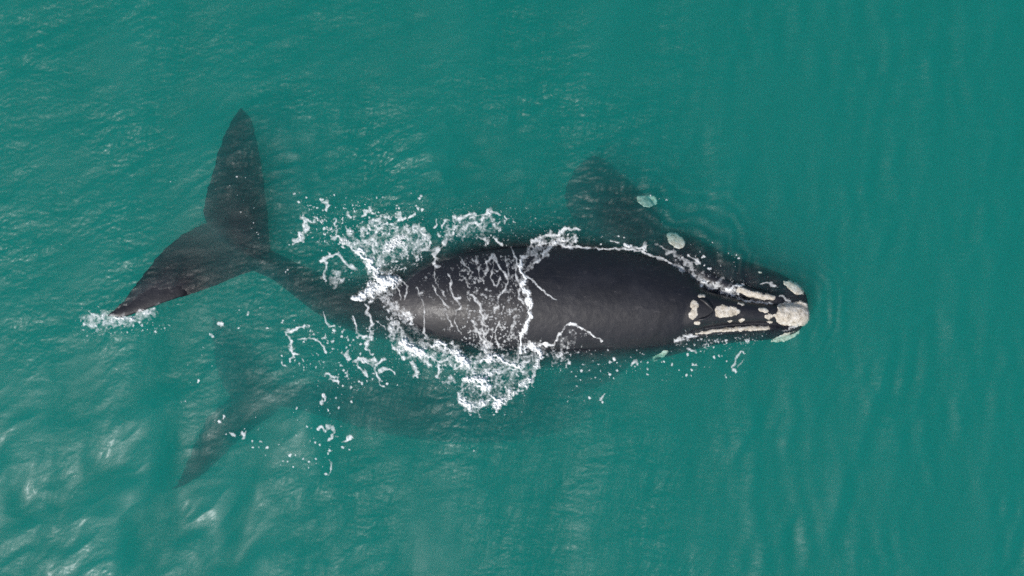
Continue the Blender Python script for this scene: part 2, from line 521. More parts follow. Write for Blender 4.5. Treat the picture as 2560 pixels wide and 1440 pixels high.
BVH2 = bvh_of(body2)

# ------------------------------------------------------------------ callosities
CN = band(512, 512, 512, 4, 14, None, 1, 0.5, 21)
CN2 = band(512, 512, 512, 12, 40, None, 1, 0.8, 22)


def poly_sdf(poly, X, Y):
    poly = np.asarray(poly, float)
    n = len(poly)
    d = np.full(X.shape, 1e9); ins = np.zeros(X.shape, bool)
    for i in range(n):
        a = poly[i]; b = poly[(i + 1) % n]
        e = b - a
        t = np.clip(((X - a[0]) * e[0] + (Y - a[1]) * e[1]) / (e @ e), 0, 1)
        d = np.minimum(d, np.hypot(X - a[0] - t * e[0], Y - a[1] - t * e[1]))
        c = ((a[1] > Y) != (b[1] > Y)) & (X < (b[0] - a[0]) * (Y - a[1]) / (b[1] - a[1] + 1e-12) + a[0])
        ins ^= c
    return np.where(ins, d, -d)


def smooth_poly(poly, it=2):
    p = np.asarray(poly, float)
    for _ in range(it):
        q = np.roll(p, -1, 0)
        p = np.stack([0.75 * p + 0.25 * q, 0.25 * p + 0.75 * q], 1).reshape(-1, 2)
    return p


def ell(cx, cy_, rx, ry, rot=0, n=20):
    a = np.linspace(0, 2 * math.pi, n, endpoint=False)
    c, s = math.cos(math.radians(rot)), math.sin(math.radians(rot))
    return np.stack([cx + rx * np.cos(a) * c - ry * np.sin(a) * s, cy_ + rx * np.cos(a) * s + ry * np.sin(a) * c], -1)


def callosity(poly, thick, bvh, parent, step=1.1, rough=1.0, edge=5.0, label=None):
    poly = np.asarray(poly, float)
    x0, y0 = poly.min(0) - 3; x1, y1 = poly.max(0) + 3
    gx = np.arange(x0, x1, step); gy = np.arange(y0, y1, step)
    X, Y = np.meshgrid(gx, gy)
    jit = CN[(Y.astype(int) * 3) % 512, (X.astype(int) * 3) % 512]
    jb = CN2[Y.astype(int) % 512, X.astype(int) % 512]
    sd = poly_sdf(poly, X, Y) + 0.6 * jit + 0.9 * jb
    keep = sd > -0.6
    ci = poly.mean(0)
    z = 0.2
    for _ in range(3):
        wx, wy = P(ci[0], ci[1], z); z = max(drop(bvh, float(wx), float(wy)), -2.5)
    WX, WY = P(X, Y, z)
    Z = np.full(X.shape, z)
    it = np.argwhere(keep | np.roll(keep, 1, 0) | np.roll(keep, 1, 1) | np.roll(keep, -1, 0) | np.roll(keep, -1, 1))
    for j, i in it:
        h = drop(bvh, WX[j, i], WY[j, i])
        Z[j, i] = h if h > -5 else z - 0.1
    thick = thick * 0.42
    prof = sstep(-0.6, edge * 0.7, sd)
    H = thick * (prof * 0.8 + 0.35 * rough * prof * np.clip(jit * 0.4 + jb * 0.45, -1, 1.4)) - 0.012 * (1 - prof)
    Z = Z + H
    WX, WY = P(X, Y, Z)
    q = keep[:-1, :-1] & keep[:-1, 1:] & keep[1:, 1:] & keep[1:, :-1]
    idx = np.arange(X.size).reshape(X.shape)
    Q = np.stack([idx[:-1, :-1], idx[1:, :-1], idx[1:, 1:], idx[:-1, 1:]], -1)[q]
    if not len(Q):
        return None
    used = np.unique(Q); remap = np.full(X.size, -1); remap[used] = np.arange(len(used))
    V = np.stack([WX, WY, Z], -1).reshape(-1, 3)[used]
    o = link('callosity', mesh_from_arrays('callosity', V, remap[Q]), M_CALL, parent)
    if label:
        o['label'] = label
    return o


def strip(pts):
    """polyline with half widths -> polygon"""
    A = catmull(pts, 4)
    t = np.gradient(A[:, :2], axis=0); t /= np.linalg.norm(t, axis=1)[:, None] + 1e-9
    n = np.stack([-t[:, 1], t[:, 0]], -1) * A[:, 2:3]
    return np.concatenate([A[:, :2] + n, (A[:, :2] - n)[::-1]])


C1 = lambda poly, th, **k: callosity(poly, th, BVH1, W1, **k)
C1(smooth_poly([(1944, 762), (1952, 756), (1985, 753), (2014, 754), (2022, 764), (2024, 795), (2018, 810), (2006, 817), (1978, 816), (1953, 814), (1943, 805), (1938, 795), (1930, 788), (1943, 780)], 1), 0.085, rough=0.8, label='broad whitish bonnet callosity on the snout tip')
C1(ell(1908, 775, 13, 8, 18), 0.05); C1(ell(1922, 791, 13, 7.5, -5), 0.05)
C1(smooth_poly([(1789, 764), (1798, 760), (1815, 763), (1840, 767), (1854, 779), (1846, 789), (1830, 791), (1808, 796), (1789, 794), (1786, 778)], 1), 0.06, label='wedge-shaped grey-white callosity ahead of the blowholes')
C1(smooth_poly([(1726, 750), (1737, 747), (1746, 755), (1748, 766), (1744, 773), (1746, 783), (1743, 796), (1730, 800), (1720, 793), (1719, 785), (1727, 774), (1724, 763)], 1), 0.06, label='two-lobed white callosity behind the blowholes')
C1(ell(1755, 740, 11, 5.5), 0.04); C1(ell(1742, 807, 9, 6, 10), 0.04); C1(ell(1853, 760, 9, 5.5, 15), 0.04)
C1(ell(1855, 800, 10, 4.5, -5), 0.035); C1(ell(1826, 803, 6.5, 3.5), 0.03); C1(ell(1924, 805, 10, 3.2, 6), 0.03)
C1(strip([(1843, 722, 8), (1862, 729, 9.5), (1885, 736, 9), (1910, 741, 8.5), (1932, 744, 8), (1939, 746, 4)]), 0.06, label='long pale callosity strip along the upper lip edge')
C1(strip([(1738, 834, 3), (1765, 830, 5), (1800, 825, 6), (1840, 822, 6.5), (1880, 820, 7), (1915, 819, 6.5), (1930, 819, 3)]), 0.05, label='thin white callosity strip along the far lip edge')
C1(smooth_poly([(1662, 582), (1680, 579), (1700, 586), (1713, 600), (1715, 615), (1706, 625), (1690, 622), (1672, 608)], 2), 0.05, label='smooth pale round patch above the eye')
C1(smooth_poly([(1587, 492), (1610, 487), (1636, 489), (1647, 498), (1640, 510), (1622, 522), (1606, 518), (1592, 505)], 2), 0.06, label='pale green-tinted patch on the submerged flipper')
C1(smooth_poly([(1952, 700), (1975, 700), (1998, 710), (2012, 728), (2010, 740), (1992, 738), (1972, 724)], 2), 0.05, label='pale patch on the chin under the snout')
C1(smooth_poly([(1922, 856), (1940, 840), (1975, 827), (1998, 822), (2000, 832), (1978, 850), (1950, 855)], 2), 0.05)
C1(smooth_poly([(1626, 904), (1640, 885), (1668, 871), (1680, 876), (1660, 893), (1640, 903)], 2), 0.05)
C1(ell(1899, 680, 8, 3.5, 15), 0.03)


def blowhole(pts, parent):
    pts = catmull(pts, 6)
    k = 10; rings = []
    for i, (px, py, r) in enumerate(pts):
        x, y = P(px, py, 0.4)
        z = drop(BVH1, float(x), float(y)) + 0.01
        a = np.linspace(0, 2 * math.pi, k, endpoint=False)
        j0, j1 = max(i - 1, 0), min(i + 1, len(pts) - 1)
        t = np.array([pts[j1][0] - pts[j0][0], -(pts[j1][1] - pts[j0][1])]); t /= np.linalg.norm(t)
        rr = r * S
        rings.append(np.stack([x - t[1] * rr * np.cos(a), y + t[0] * rr * np.cos(a), z + rr * 1.1 * np.sin(a)], -1))
    V, F = rings_to_mesh(rings)
    me = bpy.data.meshes.new('blowhole'); me.from_pydata(V.tolist(), [], F); me.polygons.foreach_set('use_smooth', np.ones(len(me.polygons), bool))
    return link('blowhole', me, M_SKIN, parent, label='dark raised lip around a blowhole slit')


blowhole([(1751, 748, 2), (1760, 752, 4.5), (1770, 761, 5), (1779, 770, 3.5), (1783, 777, 1.5)], W1)
blowhole([(1746, 800, 2), (1756, 798, 4), (1768, 795, 4.5), (1777, 788, 3.5), (1782, 781, 1.5)], W1)

# ------------------------------------------------------------------ foam
FX0, FY0, FW, FH = 100, 440, 2048, 1024
GX, GY = np.meshgrid(np.arange(FW) + FX0, np.arange(FH) + FY0)
GX = GX.astype(np.float32); GY = GY.astype(np.float32)
wA = band(FW, FH, FW, 14, 50, None, 1, 1.2, 31); wB = band(FW, FH, FW, 14, 50, None, 1, 1.2, 32)
wC = band(FW, FH, FW, 4, 14, None, 1, 1.0, 33); wD = band(FW, FH, FW, 4, 14, None, 1, 1.0, 34)
nW = band(FW, FH, FW, 6, 40, None, 1, 1.0, 35)
nF = band(FW, FH, FW, 2.2, 9, None, 1, 0.8, 36)
nL = band(FW, FH, FW, 30, 140, None, 1, 1.0, 37)
wE = band(FW, FH, FW, 20, 60, None, 1, 1.0, 38); wF = band(FW, FH, FW, 9, 26, None, 1, 0.8, 39)
nI = 0.8 * band(FW, FH, FW, 6, 20, None, 1, 0.8, 40) + 0.25 * band(FW, FH, FW, 3, 7, None, 1, 0.5, 41)
UX = GX + 3.4 * wA + 0.7 * wC
UY = GY + 3.4 * wB + 0.7 * wD
D = np.zeros((FH, FW), np.float32)


def stroke(pts, amp=0.86, soft=0.8):
    """pts rows: px, py, half width px ; painted into the density field with ragged edges"""
    A = catmull(pts, 5)
    for a, b in zip(A[:-1], A[1:]):
        w = max(a[2], b[2]); m = int(w * 2.4 + 24)
        x0 = int(max(min(a[0], b[0]) - m - FX0, 0)); x1 = int(min(max(a[0], b[0]) + m - FX0, FW))
        y0 = int(max(min(a[1], b[1]) - m - FY0, 0)); y1 = int(min(max(a[1], b[1]) + m - FY0, FH))
        if x1 <= x0 or y1 <= y0:
            continue
        sl = (slice(y0, y1), slice(x0, x1))
        e = b[:2] - a[:2]
        kw = min(max(w / 6.0, 0.38), 1.0)                # thin threads wander less than broad masses
        vx = GX[sl] + kw * (UX[sl] - GX[sl]); vy = GY[sl] + kw * (UY[sl] - GY[sl])
        t = np.clip(((vx - a[0]) * e[0] + (vy - a[1]) * e[1]) / (e @ e + 1e-6), 0, 1)
        d = np.hypot(vx - a[0] - t * e[0], vy - a[1] - t * e[1])
        ww = 0.86 * (a[2] + (b[2] - a[2]) * t) * np.clip(0.95 + 0.33 * nW[sl], 0.3, 1.9) + 0.25
        thick = sstep(4.0, 9.0, w)                       # broad masses are uneven inside, threads are solid
        v = amp * (1 - sstep(1 - soft, 1 + soft, d / ww)) * (1 - thick * (0.22 - 0.5 * max(amp - 1.05, 0)) + thick * (0.24 if amp < 1.15 else 0.10) * nI[sl]) * (np.clip(0.86 + 0.24 * wE[sl] + 0.12 * nI[sl], 0.35, 1.12) if amp < 1.15 else 1.0)
        D[sl] = np.maximum(D[sl], v)


def env_poly(poly, feather):
    p = np.asarray(poly, float)
    x0, y0 = (p.min(0) - feather - 12).astype(int); x1, y1 = (p.max(0) + feather + 12).astype(int)
    x0 = max(x0 - FX0, 0); y0 = max(y0 - FY0, 0); x1 = min(x1 - FX0, FW); y1 = min(y1 - FY0, FH)
    sl = (slice(y0, y1), slice(x0, x1))
    sd = poly_sdf(p, GX[sl] + 6 * wA[sl], GY[sl] + 6 * wB[sl])
    return sl, sstep(-feather, feather, sd).astype(np.float32)


def worley(X, Y, cell, seed):
    gi = np.floor(X / cell).astype(int); gj = np.floor(Y / cell).astype(int)
    r = np.random.default_rng(seed); tab = r.random((256, 256, 2))
    f1 = np.full(X.shape, 9e9); f2 = np.full(X.shape, 9e9)
    for dj in (-1, 0, 1):
        for di in (-1, 0, 1):
            ii = gi + di; jj = gj + dj
            o = tab[jj % 256, ii % 256]
            d = np.hypot((ii + o[..., 0]) * cell - X, (jj + o[..., 1]) * cell - Y)
            n1 = np.minimum(f1, d); f2 = np.minimum(f2, np.maximum(f1, d)); f1 = n1
    return f1, f2


def lace(poly, cell=22, width=3.0, cover=0.5, amp=1.0, feather=25, stretch=(1, 1), rot=0, seed=1):
    sl, env = env_poly(poly, feather)
    c, s = math.cos(math.radians(rot)), math.sin(math.radians(rot))
    X0 = GX[sl] + 7 * wA[sl] + 1.2 * wC[sl]; Y0 = GY[sl] + 7 * wB[sl] + 1.2 * wD[sl]
    X = (X0 * c + Y0 * s) / stretch[0]; Y = (-X0 * s + Y0 * c) / stretch[1]
    f1, f2 = worley(X, Y, cell, seed)
    ww = width * np.clip(0.85 + 0.5 * nW[sl], 0.15, 2.2)
    net = (1 - sstep(ww * 0.3, ww * 1.4, f2 - f1)) * np.clip(0.82 + 0.28 * nI[sl], 0.2, 1.1)
    thr = (nL[sl] * 0.6 + nW[sl] * 0.7)
    q = np.quantile(thr, 1 - cover)
    brk = sstep(q - 0.25, q + 0.6, thr - (1 - env) * 2.2)
    D[sl] = np.maximum(D[sl], amp * net * brk * (env > 0.02))


def grain(poly, cover=0.25, amp=0.9, feather=20, scale=1.0, seed=0, stretch=None, k=1.0):
    """short curly threads and flecks of broken foam"""
    sl, env = env_poly(poly, feather)
    sh = lambda f, q: np.roll(f, (seed * 37 + q * 91, seed * 61 + q * 23), (0, 1))[sl]
    thr = 1 - sstep(0.05, 0.20, np.abs(sh(wF, 1)) / np.clip(0.8 + 0.5 * sh(nW, 2), 0.2, 2))
    dots = sstep(1.75, 2.35, sh(wC, 3) + 0.5 * sh(nW, 4))
    m = 0.8 * sh(nW, 5) + 0.6 * sh(wA, 6) + 0.5 * nL[sl]
    c = min(cover * 3.2, 0.95)
    q = np.quantile(m, 1 - c)
    brk = sstep(q - 0.1, q + 0.9, m - (1 - env) * 2.2)
    D[sl] = np.maximum(D[sl], amp * np.maximum(thr * brk * (0.75 + 0.3 * nI[sl]), dots * sstep(0.2, 0.7, env) * min(0.75, cover * 6)))


def froth(poly, amp=0.7, feather=18, seed=0, cut=0.2):
    """dense fine-grained froth"""
    sl, env = env_poly(poly, feather)
    f = np.roll(nI, (seed * 41, seed * 17), (0, 1))[sl] + 0.35 * nW[sl]
    D[sl] = np.maximum(D[sl], amp * sstep(cut, cut + 1.1, f - (1 - env) * 2.2))


def veil(poly, amp=0.35, feather=25):
    sl, env = env_poly(poly, feather)
    D[sl] = np.maximum(D[sl], amp * env * np.clip(0.75 + 0.3 * nW[sl] + 0.18 * nF[sl], 0, 1.6))


def flecks(poly, n, r0, r1, seed, elong=1.6, amp=0.85):
    r = np.random.default_rng(seed)
    p = np.asarray(poly, float)
    lo, hi = p.min(0), p.max(0)
    cnt = 0; tries = 0
    n = int(n * 0.62)
    while cnt < n and tries < n * 30:
        tries += 1
        x, y = lo + r.random(2) * (hi - lo)
        if poly_sdf(p, np.array([[x]]), np.array([[y]]))[0, 0] < 0:
            continue
        cnt += 1
        rad = (r0 + (r1 - r0) * r.random() ** 3) * 0.82
        a = r.random() * math.pi; el = 1 + (elong - 1) * r.random()
        if rad > 3.5 and r.random() < 0.6:
            dx, dy = math.cos(a) * rad * 2.2, math.sin(a) * rad * 2.2
            stroke([(x - dx, y - dy, rad * 0.5), (x + r.normal() * rad, y + r.normal() * rad, rad * 0.9), (x + dx, y + dy, rad * 0.4)], amp)
        else:
            m = int(rad * 3) + 3
            xi, yi = int(x) - FX0, int(y) - FY0
            sl = (slice(max(yi - m, 0), min(yi + m, FH)), slice(max(xi - m, 0), min(xi + m, FW)))
            dx = GX[sl] - x + 0.8 * wC[sl]; dy = GY[sl] - y + 0.8 * wD[sl]
            u = (dx * math.cos(a) + dy * math.sin(a)) / el; v = -dx * math.sin(a) + dy * math.cos(a)
            D[sl] = np.maximum(D[sl], amp * (1 - sstep(0.7, 1.35, np.hypot(u, v) / rad)))


# ---- splash over the tail stock
stroke([(867, 566, 4), (873, 585, 7), (870, 606, 8), (884, 622, 6), (905, 637, 8), (922, 655, 12), (935, 672, 14), (945, 690, 16)])
stroke([(944, 544, 3), (949, 562, 8), (945, 578, 6), (936, 592, 6), (934, 612, 5), (935, 628, 3)])
stroke([(949, 566, 4), (965, 565, 4), (980, 560, 5)]); stroke([(930, 553, 4), (948, 548, 7), (962, 542, 4)])
stroke([(895, 608, 8), (915, 603, 6), (930, 594, 7), (940, 600, 4)]); stroke([(872, 606, 6), (892, 612, 7), (902, 620, 3)])
stroke([(940, 680, 12), (947, 655, 6), (957, 632, 8), (972, 614, 14), (990, 602, 18), (1006, 586, 13), (1022, 575, 8), (1042, 572, 9), (1060, 585, 8), (1072, 600, 8), (1068, 618, 6), (1050, 626, 4)])
stroke([(960, 622, 6), (985, 612, 16), (1008, 612, 9)], 1.1)
stroke([(1042, 626, 5), (1062, 624, 4), (1082, 628, 4), (1088, 645, 4), (1087, 665, 4), (1098, 668, 3)])
stroke([(948, 694, 15), (962, 700, 17), (978, 702, 13), (996, 700, 6)], 1.25); stroke([(975, 706, 12), (950, 722, 13), (925, 736, 9), (900, 744, 6), (878, 746, 3)], 1.2)
stroke([(948, 702, 20), (966, 706, 20), (984, 702, 13)], 1.7); stroke([(940, 716, 12), (918, 734, 10), (898, 743, 6)], 1.4); stroke([(890, 626, 5), (908, 640, 7), (924, 658, 8), (938, 676, 10)], 1.35); stroke([(930, 668, 9), (941, 684, 13)], 1.2); stroke([(975, 612, 11), (990, 604, 14), (1003, 592, 9)], 1.2)
stroke([(757, 545, 8), (765, 560, 5), (762, 576, 6), (752, 590, 5), (735, 602, 5)]); stroke([(730, 612, 3), (748, 602, 4), (760, 594, 3)]); stroke([(766, 552, 4), (780, 556, 3), (790, 548, 2)])
stroke([(816, 505, 6), (818, 518, 4), (818, 530, 2)]); stroke([(840, 545, 3), (841, 555, 4), (836, 562, 2)]); stroke([(868, 530, 2), (869, 540, 4), (876, 543, 2)])
stroke([(905, 543, 3), (918, 530, 5), (928, 527, 5), (932, 535, 2)]); stroke([(912, 578, 4), (914, 572, 5), (908, 580, 3)])
stroke([(992, 550, 4), (1004, 545, 6), (1012, 545, 3)]); stroke([(1022, 545, 2), (1034, 536, 2), (1040, 532, 1)])
stroke([(832, 600, 4), (845, 592, 4), (858, 602, 4), (868, 612, 4)]); stroke([(800, 655, 3), (815, 645, 5), (828, 640, 4), (845, 632, 3)])
stroke([(815, 655, 3), (814, 672, 2), (810, 690, 2), (815, 702, 2)]); stroke([(850, 640, 3), (862, 655, 3), (878, 668, 4), (898, 670, 4)], 0.8)
lace([(760, 500), (900, 495), (1000, 530), (1020, 560), (940, 600), (870, 640), (800, 620), (770, 580)], 20, 2.6, 0.34, 1.0, 25, seed=3)
lace([(880, 580), (960, 560), (1040, 560), (1090, 600), (1060, 640), (1000, 690), (950, 660), (890, 630)], 15, 2.4, 0.6, 0.9, 15, seed=4)
grain([(750, 500), (960, 490), (1080, 520), (1080, 580), (960, 650), (860, 640), (780, 610)], 0.09, 0.9, 30, seed=1)
grain([(820, 610), (900, 640), (935, 680), (930, 720), (830, 720), (780, 690)], 0.10, 0.65, 15, seed=2)
veil([(1000, 590), (1060, 580), (1080, 610), (1050, 635), (1010, 630)], 0.42, 14); veil([(930, 645), (945, 655), (945, 685), (930, 672)], 0.5, 8)
veil([(822, 690), (838, 672), (855, 672), (864, 688), (858, 704), (838, 708), (824, 705)], 0.62, 10); veil([(845, 690), (858, 690), (856, 702), (846, 703)], 0.85, 6)
# ---- upper side, right of the splash
stroke([(1136, 543, 4), (1148, 552, 8), (1165, 556, 8), (1178, 560, 6), (1192, 556, 5), (1208, 550, 4)]); stroke([(1150, 550, 5), (1168, 539, 4), (1188, 536, 4), (1210, 538, 3), (1228, 528, 4), (1242, 532, 3), (1252, 540, 2)])
stroke([(1190, 556, 4), (1200, 568, 5), (1204, 576, 3)]); stroke([(1165, 560, 4), (1163, 575, 3), (1162, 590, 3)])
stroke([(1143, 570, 6), (1130, 576, 9), (1120, 590, 5), (1114, 605, 4), (1104, 615, 3), (1097, 620, 5), (1090, 632, 4), (1078, 630, 5)])
stroke([(1116, 550, 2), (1108, 562, 2), (1102, 570, 2)]); stroke([(1092, 550, 2), (1086, 570, 2)])
stroke([(1235, 592, 3), (1245, 602, 4), (1255, 612, 3)], 0.8); stroke([(1198, 595, 4), (1212, 600, 5), (1218, 606, 4)], 0.8)
lace([(1080, 540), (1180, 520), (1270, 530), (1290, 600), (1200, 615), (1100, 625)], 16, 2.2, 0.35, 0.85, 20, seed=5)
grain([(1080, 530), (1180, 500), (1290, 520), (1400, 550), (1460, 590), (1400, 612), (1260, 612), (1100, 620)], 0.085, 0.85, 30, seed=3)
# ---- wash on the back
front = [(1302, 650, 4), (1300, 668, 4), (1306, 684, 4), (1312, 700, 4), (1304, 714, 5), (1316, 732, 6), (1322, 752, 6), (1325, 772, 6), (1322, 795, 4), (1312, 820, 4), (1305, 832, 4), (1302, 855, 3), (1301, 880, 3)]
stroke(front, 1.15, 0.35)
stroke([(1302, 674, 4), (1308, 652, 5), (1320, 628, 7), (1332, 605, 6), (1345, 595, 5), (1362, 588, 5), (1385, 588, 5), (1404, 582, 5), (1415, 575, 4), (1432, 570, 3), (1450, 575, 2)])
stroke([(1312, 682, 4), (1330, 664, 5), (1350, 648, 5), (1366, 630, 5), (1380, 618, 4)]); stroke([(1350, 600, 4), (1352, 612, 4), (1360, 622, 4)]); stroke([(1350, 612, 4), (1378, 608, 5), (1400, 600, 6), (1425, 598, 7), (1440, 590, 8), (1438, 606, 6)], 0.9)
stroke([(1378, 600, 5), (1400, 612, 4), (1430, 616, 4)], 0.8); veil([(1310, 660), (1335, 600), (1440, 590), (1440, 615), (1370, 620), (1330, 660)], 0.34, 8); lace([(1310, 660), (1335, 600), (1450, 585), (1440, 618), (1370, 622), (1330, 665)], 10, 1.8, 0.7, 0.8, 6, seed=15)
stroke([(1312, 690, 4), (1322, 696, 3), (1332, 696, 2)]); stroke([(1330, 698, 1.5), (1342, 712, 1.6), (1356, 726, 1.6), (1372, 738, 1.6), (1392, 750, 1.2)], 0.9)
for s_ in ([(1087, 668, 1.6), (1086, 690, 1.3), (1094, 715, 1.5), (1106, 730, 1.8), (1116, 741, 1.5)], [(1083, 714, 3), (1090, 732, 1.5), (1102, 748, 1.8), (1112, 758, 2.2), (1122, 769, 2)],
           [(1000, 699, 2), (1010, 706, 3), (1016, 718, 3), (1014, 740, 2.2), (1012, 749, 2)], [(990, 712, 2), (998, 730, 2), (1003, 750, 1.5)], [(1039, 716, 1.5), (1048, 735, 2), (1056, 755, 2), (1061, 772, 1.5), (1061, 800, 1.6), (1058, 828, 3), (1064, 840, 2), (1070, 850, 2)],
           [(1122, 684, 2), (1126, 705, 3), (1128, 728, 4), (1134, 742, 5), (1145, 744, 4), (1152, 742, 2)], [(1134, 745, 3), (1146, 756, 3), (1152, 768, 3), (1140, 780, 2), (1138, 800, 1.6), (1148, 830, 2)],
           [(1158, 690, 3), (1166, 704, 2.5), (1172, 720, 2)], [(1178, 736, 2.5), (1190, 748, 4), (1198, 764, 4), (1205, 786, 4), (1206, 805, 3), (1208, 830, 3), (1214, 850, 4), (1216, 880, 6)],
           [(1214, 684, 4), (1218, 662, 3), (1224, 646, 4), (1236, 634, 4), (1240, 648, 3), (1250, 668, 3), (1260, 682, 3), (1268, 700, 3), (1270, 712, 2.5)], [(1236, 640, 3), (1232, 665, 2), (1228, 690, 3), (1236, 710, 4), (1246, 708, 3), (1252, 690, 2)],
           [(1270, 712, 3), (1260, 724, 3), (1250, 735, 2), (1246, 755, 5), (1240, 770, 3), (1228, 782, 3), (1218, 792, 2)], [(1278, 618, 2), (1288, 640, 3), (1292, 660, 3), (1288, 680, 3), (1296, 700, 4), (1300, 720, 4), (1298, 735, 3), (1306, 755, 3), (1318, 775, 2)],
           [(1270, 740, 5), (1274, 748, 5), (1266, 752, 3)], [(1262, 640, 2), (1266, 660, 2), (1272, 690, 1.5), (1284, 700, 2)], [(1188, 640, 1.6), (1190, 655, 2), (1196, 668, 1.6), (1200, 690, 1.6), (1210, 708, 1.4)], [(1156, 650, 1.5), (1162, 664, 1.6), (1176, 676, 1.5)],
           [(1232, 820, 3), (1228, 850, 3), (1220, 880, 5)], [(1250, 800, 2), (1240, 830, 2), (1246, 870, 2)], [(1290, 790, 2), (1280, 815, 3), (1270, 850, 2)], [(1180, 800, 2), (1192, 826, 2.5), (1205, 850, 2)], [(1115, 770, 1.4), (1118, 790, 1.2), (1130, 815, 1.5)]):
    stroke([(x_, y_, 0.8 * w_) for x_, y_, w_ in s_], 0.74, 0.9)
lace([(1140, 640), (1290, 625), (1315, 720), (1320, 800), (1300, 880), (1180, 880), (1150, 800)], 15, 1.9, 0.5, 0.62, 14, stretch=(0.8, 1.9), rot=-14, seed=6)
lace([(1040, 690), (1150, 650), (1310, 640), (1318, 800), (1300, 880), (1170, 880), (1100, 820)], 9, 1.3, 0.4, 0.42, 20, stretch=(0.8, 1.8), rot=-18, seed=16)
froth([(1160, 800), (1210, 770), (1310, 750), (1312, 810), (1298, 885), (1200, 885), (1140, 850)], 0.62, 26, 4, 0.35)
grain([(1090, 640), (1290, 630), (1310, 740), (1200, 760), (1150, 800), (1040, 760), (1030, 720)], 0.05, 0.8, 15, seed=5)
grain([(1120, 830), (1170, 800), (1210, 850), (1180, 870)], 0.16, 0.7, 12, seed=6)
grain([(1340, 640), (1700, 650), (1700, 760), (1400, 760)], 0.008, 0.6, 25, seed=7)
# ---- mist rolling off the tail end of the back
stroke([(935, 735, 6), (958, 742, 14), (975, 762, 18), (990, 776, 16), (1010, 786, 14), (1026, 800, 9), (1032, 810, 4)], 0.55, 0.85)
stroke([(1000, 782, 7), (1018, 790, 7), (1030, 806, 5)], 0.9, 0.6)
froth([(930, 735), (975, 740), (1030, 800), (1026, 812), (985, 798), (950, 765)], 0.7, 12, 2, 0.1); grain([(930, 735), (985, 740), (1035, 800), (1030, 815), (985, 800), (950, 770)], 0.3, 0.9, 12, seed=8)
# ---- lower flank: cascade and break
stroke([(988, 804, 6), (980, 822, 8), (978, 845, 8), (982, 866, 5), (990, 875, 3)]); stroke([(992, 806, 6), (1000, 825, 8), (1006, 845, 9), (1016, 862, 11), (1034, 876, 12), (1050, 888, 9), (1068, 892, 7)])
stroke([(1008, 862, 10), (1004, 880, 7), (1010, 895, 4)]); stroke([(1022, 870, 12), (1045, 880, 11), (1060, 872, 9), (1052, 862, 6)], 1.15)
stroke([(1060, 856, 3), (1078, 862, 7), (1092, 858, 8), (1100, 868, 7), (1112, 878, 6)]); stroke([(1066, 892, 6), (1085, 898, 5), (1105, 902, 4), (1118, 896, 4)]); stroke([(1070, 896, 5), (1074, 910, 6), (1078, 916, 5)])
stroke([(1098, 855, 4), (1120, 862, 6), (1130, 875, 8), (1145, 890, 12), (1158, 905, 16), (1170, 915, 14)], 1.2); stroke([(1128, 880, 8), (1128, 900, 6), (1136, 915, 5)])
stroke([(1205, 900, 8), (1222, 892, 10), (1238, 890, 10), (1256, 898, 7), (1275, 910, 5), (1298, 916, 4)], 1.2); stroke([(1212, 858, 5), (1214, 876, 7), (1216, 890, 6)])
stroke([(1165, 905, 12), (1178, 925, 7), (1195, 930, 5), (1218, 938, 5), (1240, 930, 4), (1268, 925, 4), (1295, 918, 4), (1312, 908, 4), (1322, 902, 3)], 0.9)
stroke([(1160, 945, 5), (1182, 950, 13), (1200, 952, 15), (1216, 962, 10), (1222, 972, 4)], 1.35); stroke([(1186, 949, 15), (1206, 953, 18)], 1.7); stroke([(1214, 894, 9), (1238, 892, 9), (1262, 902, 5)], 1.35); stroke([(1084, 862, 7), (1096, 864, 8)], 1.3); stroke([(1242, 1000, 8), (1247, 1012, 7)], 1.4); stroke([(1155, 1004, 7), (1175, 1014, 7)], 1.3); stroke([(1328, 864, 7), (1342, 872, 9), (1350, 890, 6)], 1.35); stroke([(1148, 890, 12), (1166, 908, 16)], 1.6); stroke([(1008, 856, 10), (1030, 874, 13), (1052, 880, 11)], 1.5); stroke([(1205, 935, 4), (1230, 925, 5), (1250, 922, 4)])
stroke([(1312, 872, 6), (1325, 862, 10), (1338, 866, 12), (1346, 880, 11), (1350, 895, 9), (1344, 912, 8), (1336, 932, 8), (1322, 950, 8), (1312, 965, 10), (1292, 975, 9), (1272, 988, 9), (1258, 1000, 9), (1246, 1010, 10), (1240, 1020, 7), (1244, 1030, 3)], 1.1)
stroke([(1330, 870, 9), (1340, 876, 9)], 1.3); stroke([(1230, 992, 4), (1240, 1002, 8), (1246, 1012, 8), (1255, 996, 6)], 1.2)
stroke([(1146, 990, 5), (1152, 1002, 9), (1164, 1012, 10), (1180, 1016, 9), (1195, 1012, 7), (1212, 1006, 5), (1226, 1000, 4)], 1.05); stroke([(1158, 1018, 6), (1160, 1030, 4)]); stroke([(1180, 1020, 6), (1188, 1030, 4)]); stroke([(1170, 1018, 7), (1194, 1022, 5)], 0.8)
stroke([(1222, 965, 4), (1224, 985, 3), (1228, 998, 3)]); stroke([(1155, 960, 2), (1158, 980, 3), (1150, 992, 3)], 0.8); stroke([(1312, 930, 3), (1292, 930, 2), (1295, 945, 2)]); stroke([(1322, 900, 4), (1310, 915, 4), (1300, 925, 3)])
lace([(1150, 890), (1230, 885), (1330, 880), (1340, 930), (1300, 980), (1240, 1000), (1170, 1000), (1150, 960)], 17, 2.6, 0.62, 0.85, 14, seed=7)
lace([(980, 840), (1060, 850), (1160, 880), (1180, 950), (1100, 930), (1020, 900)], 16, 2.6, 0.45, 0.9, 18, seed=8)
veil([(1160, 900), (1230, 890), (1330, 880), (1335, 935), (1290, 975), (1230, 995), (1170, 985)], 0.27, 18)
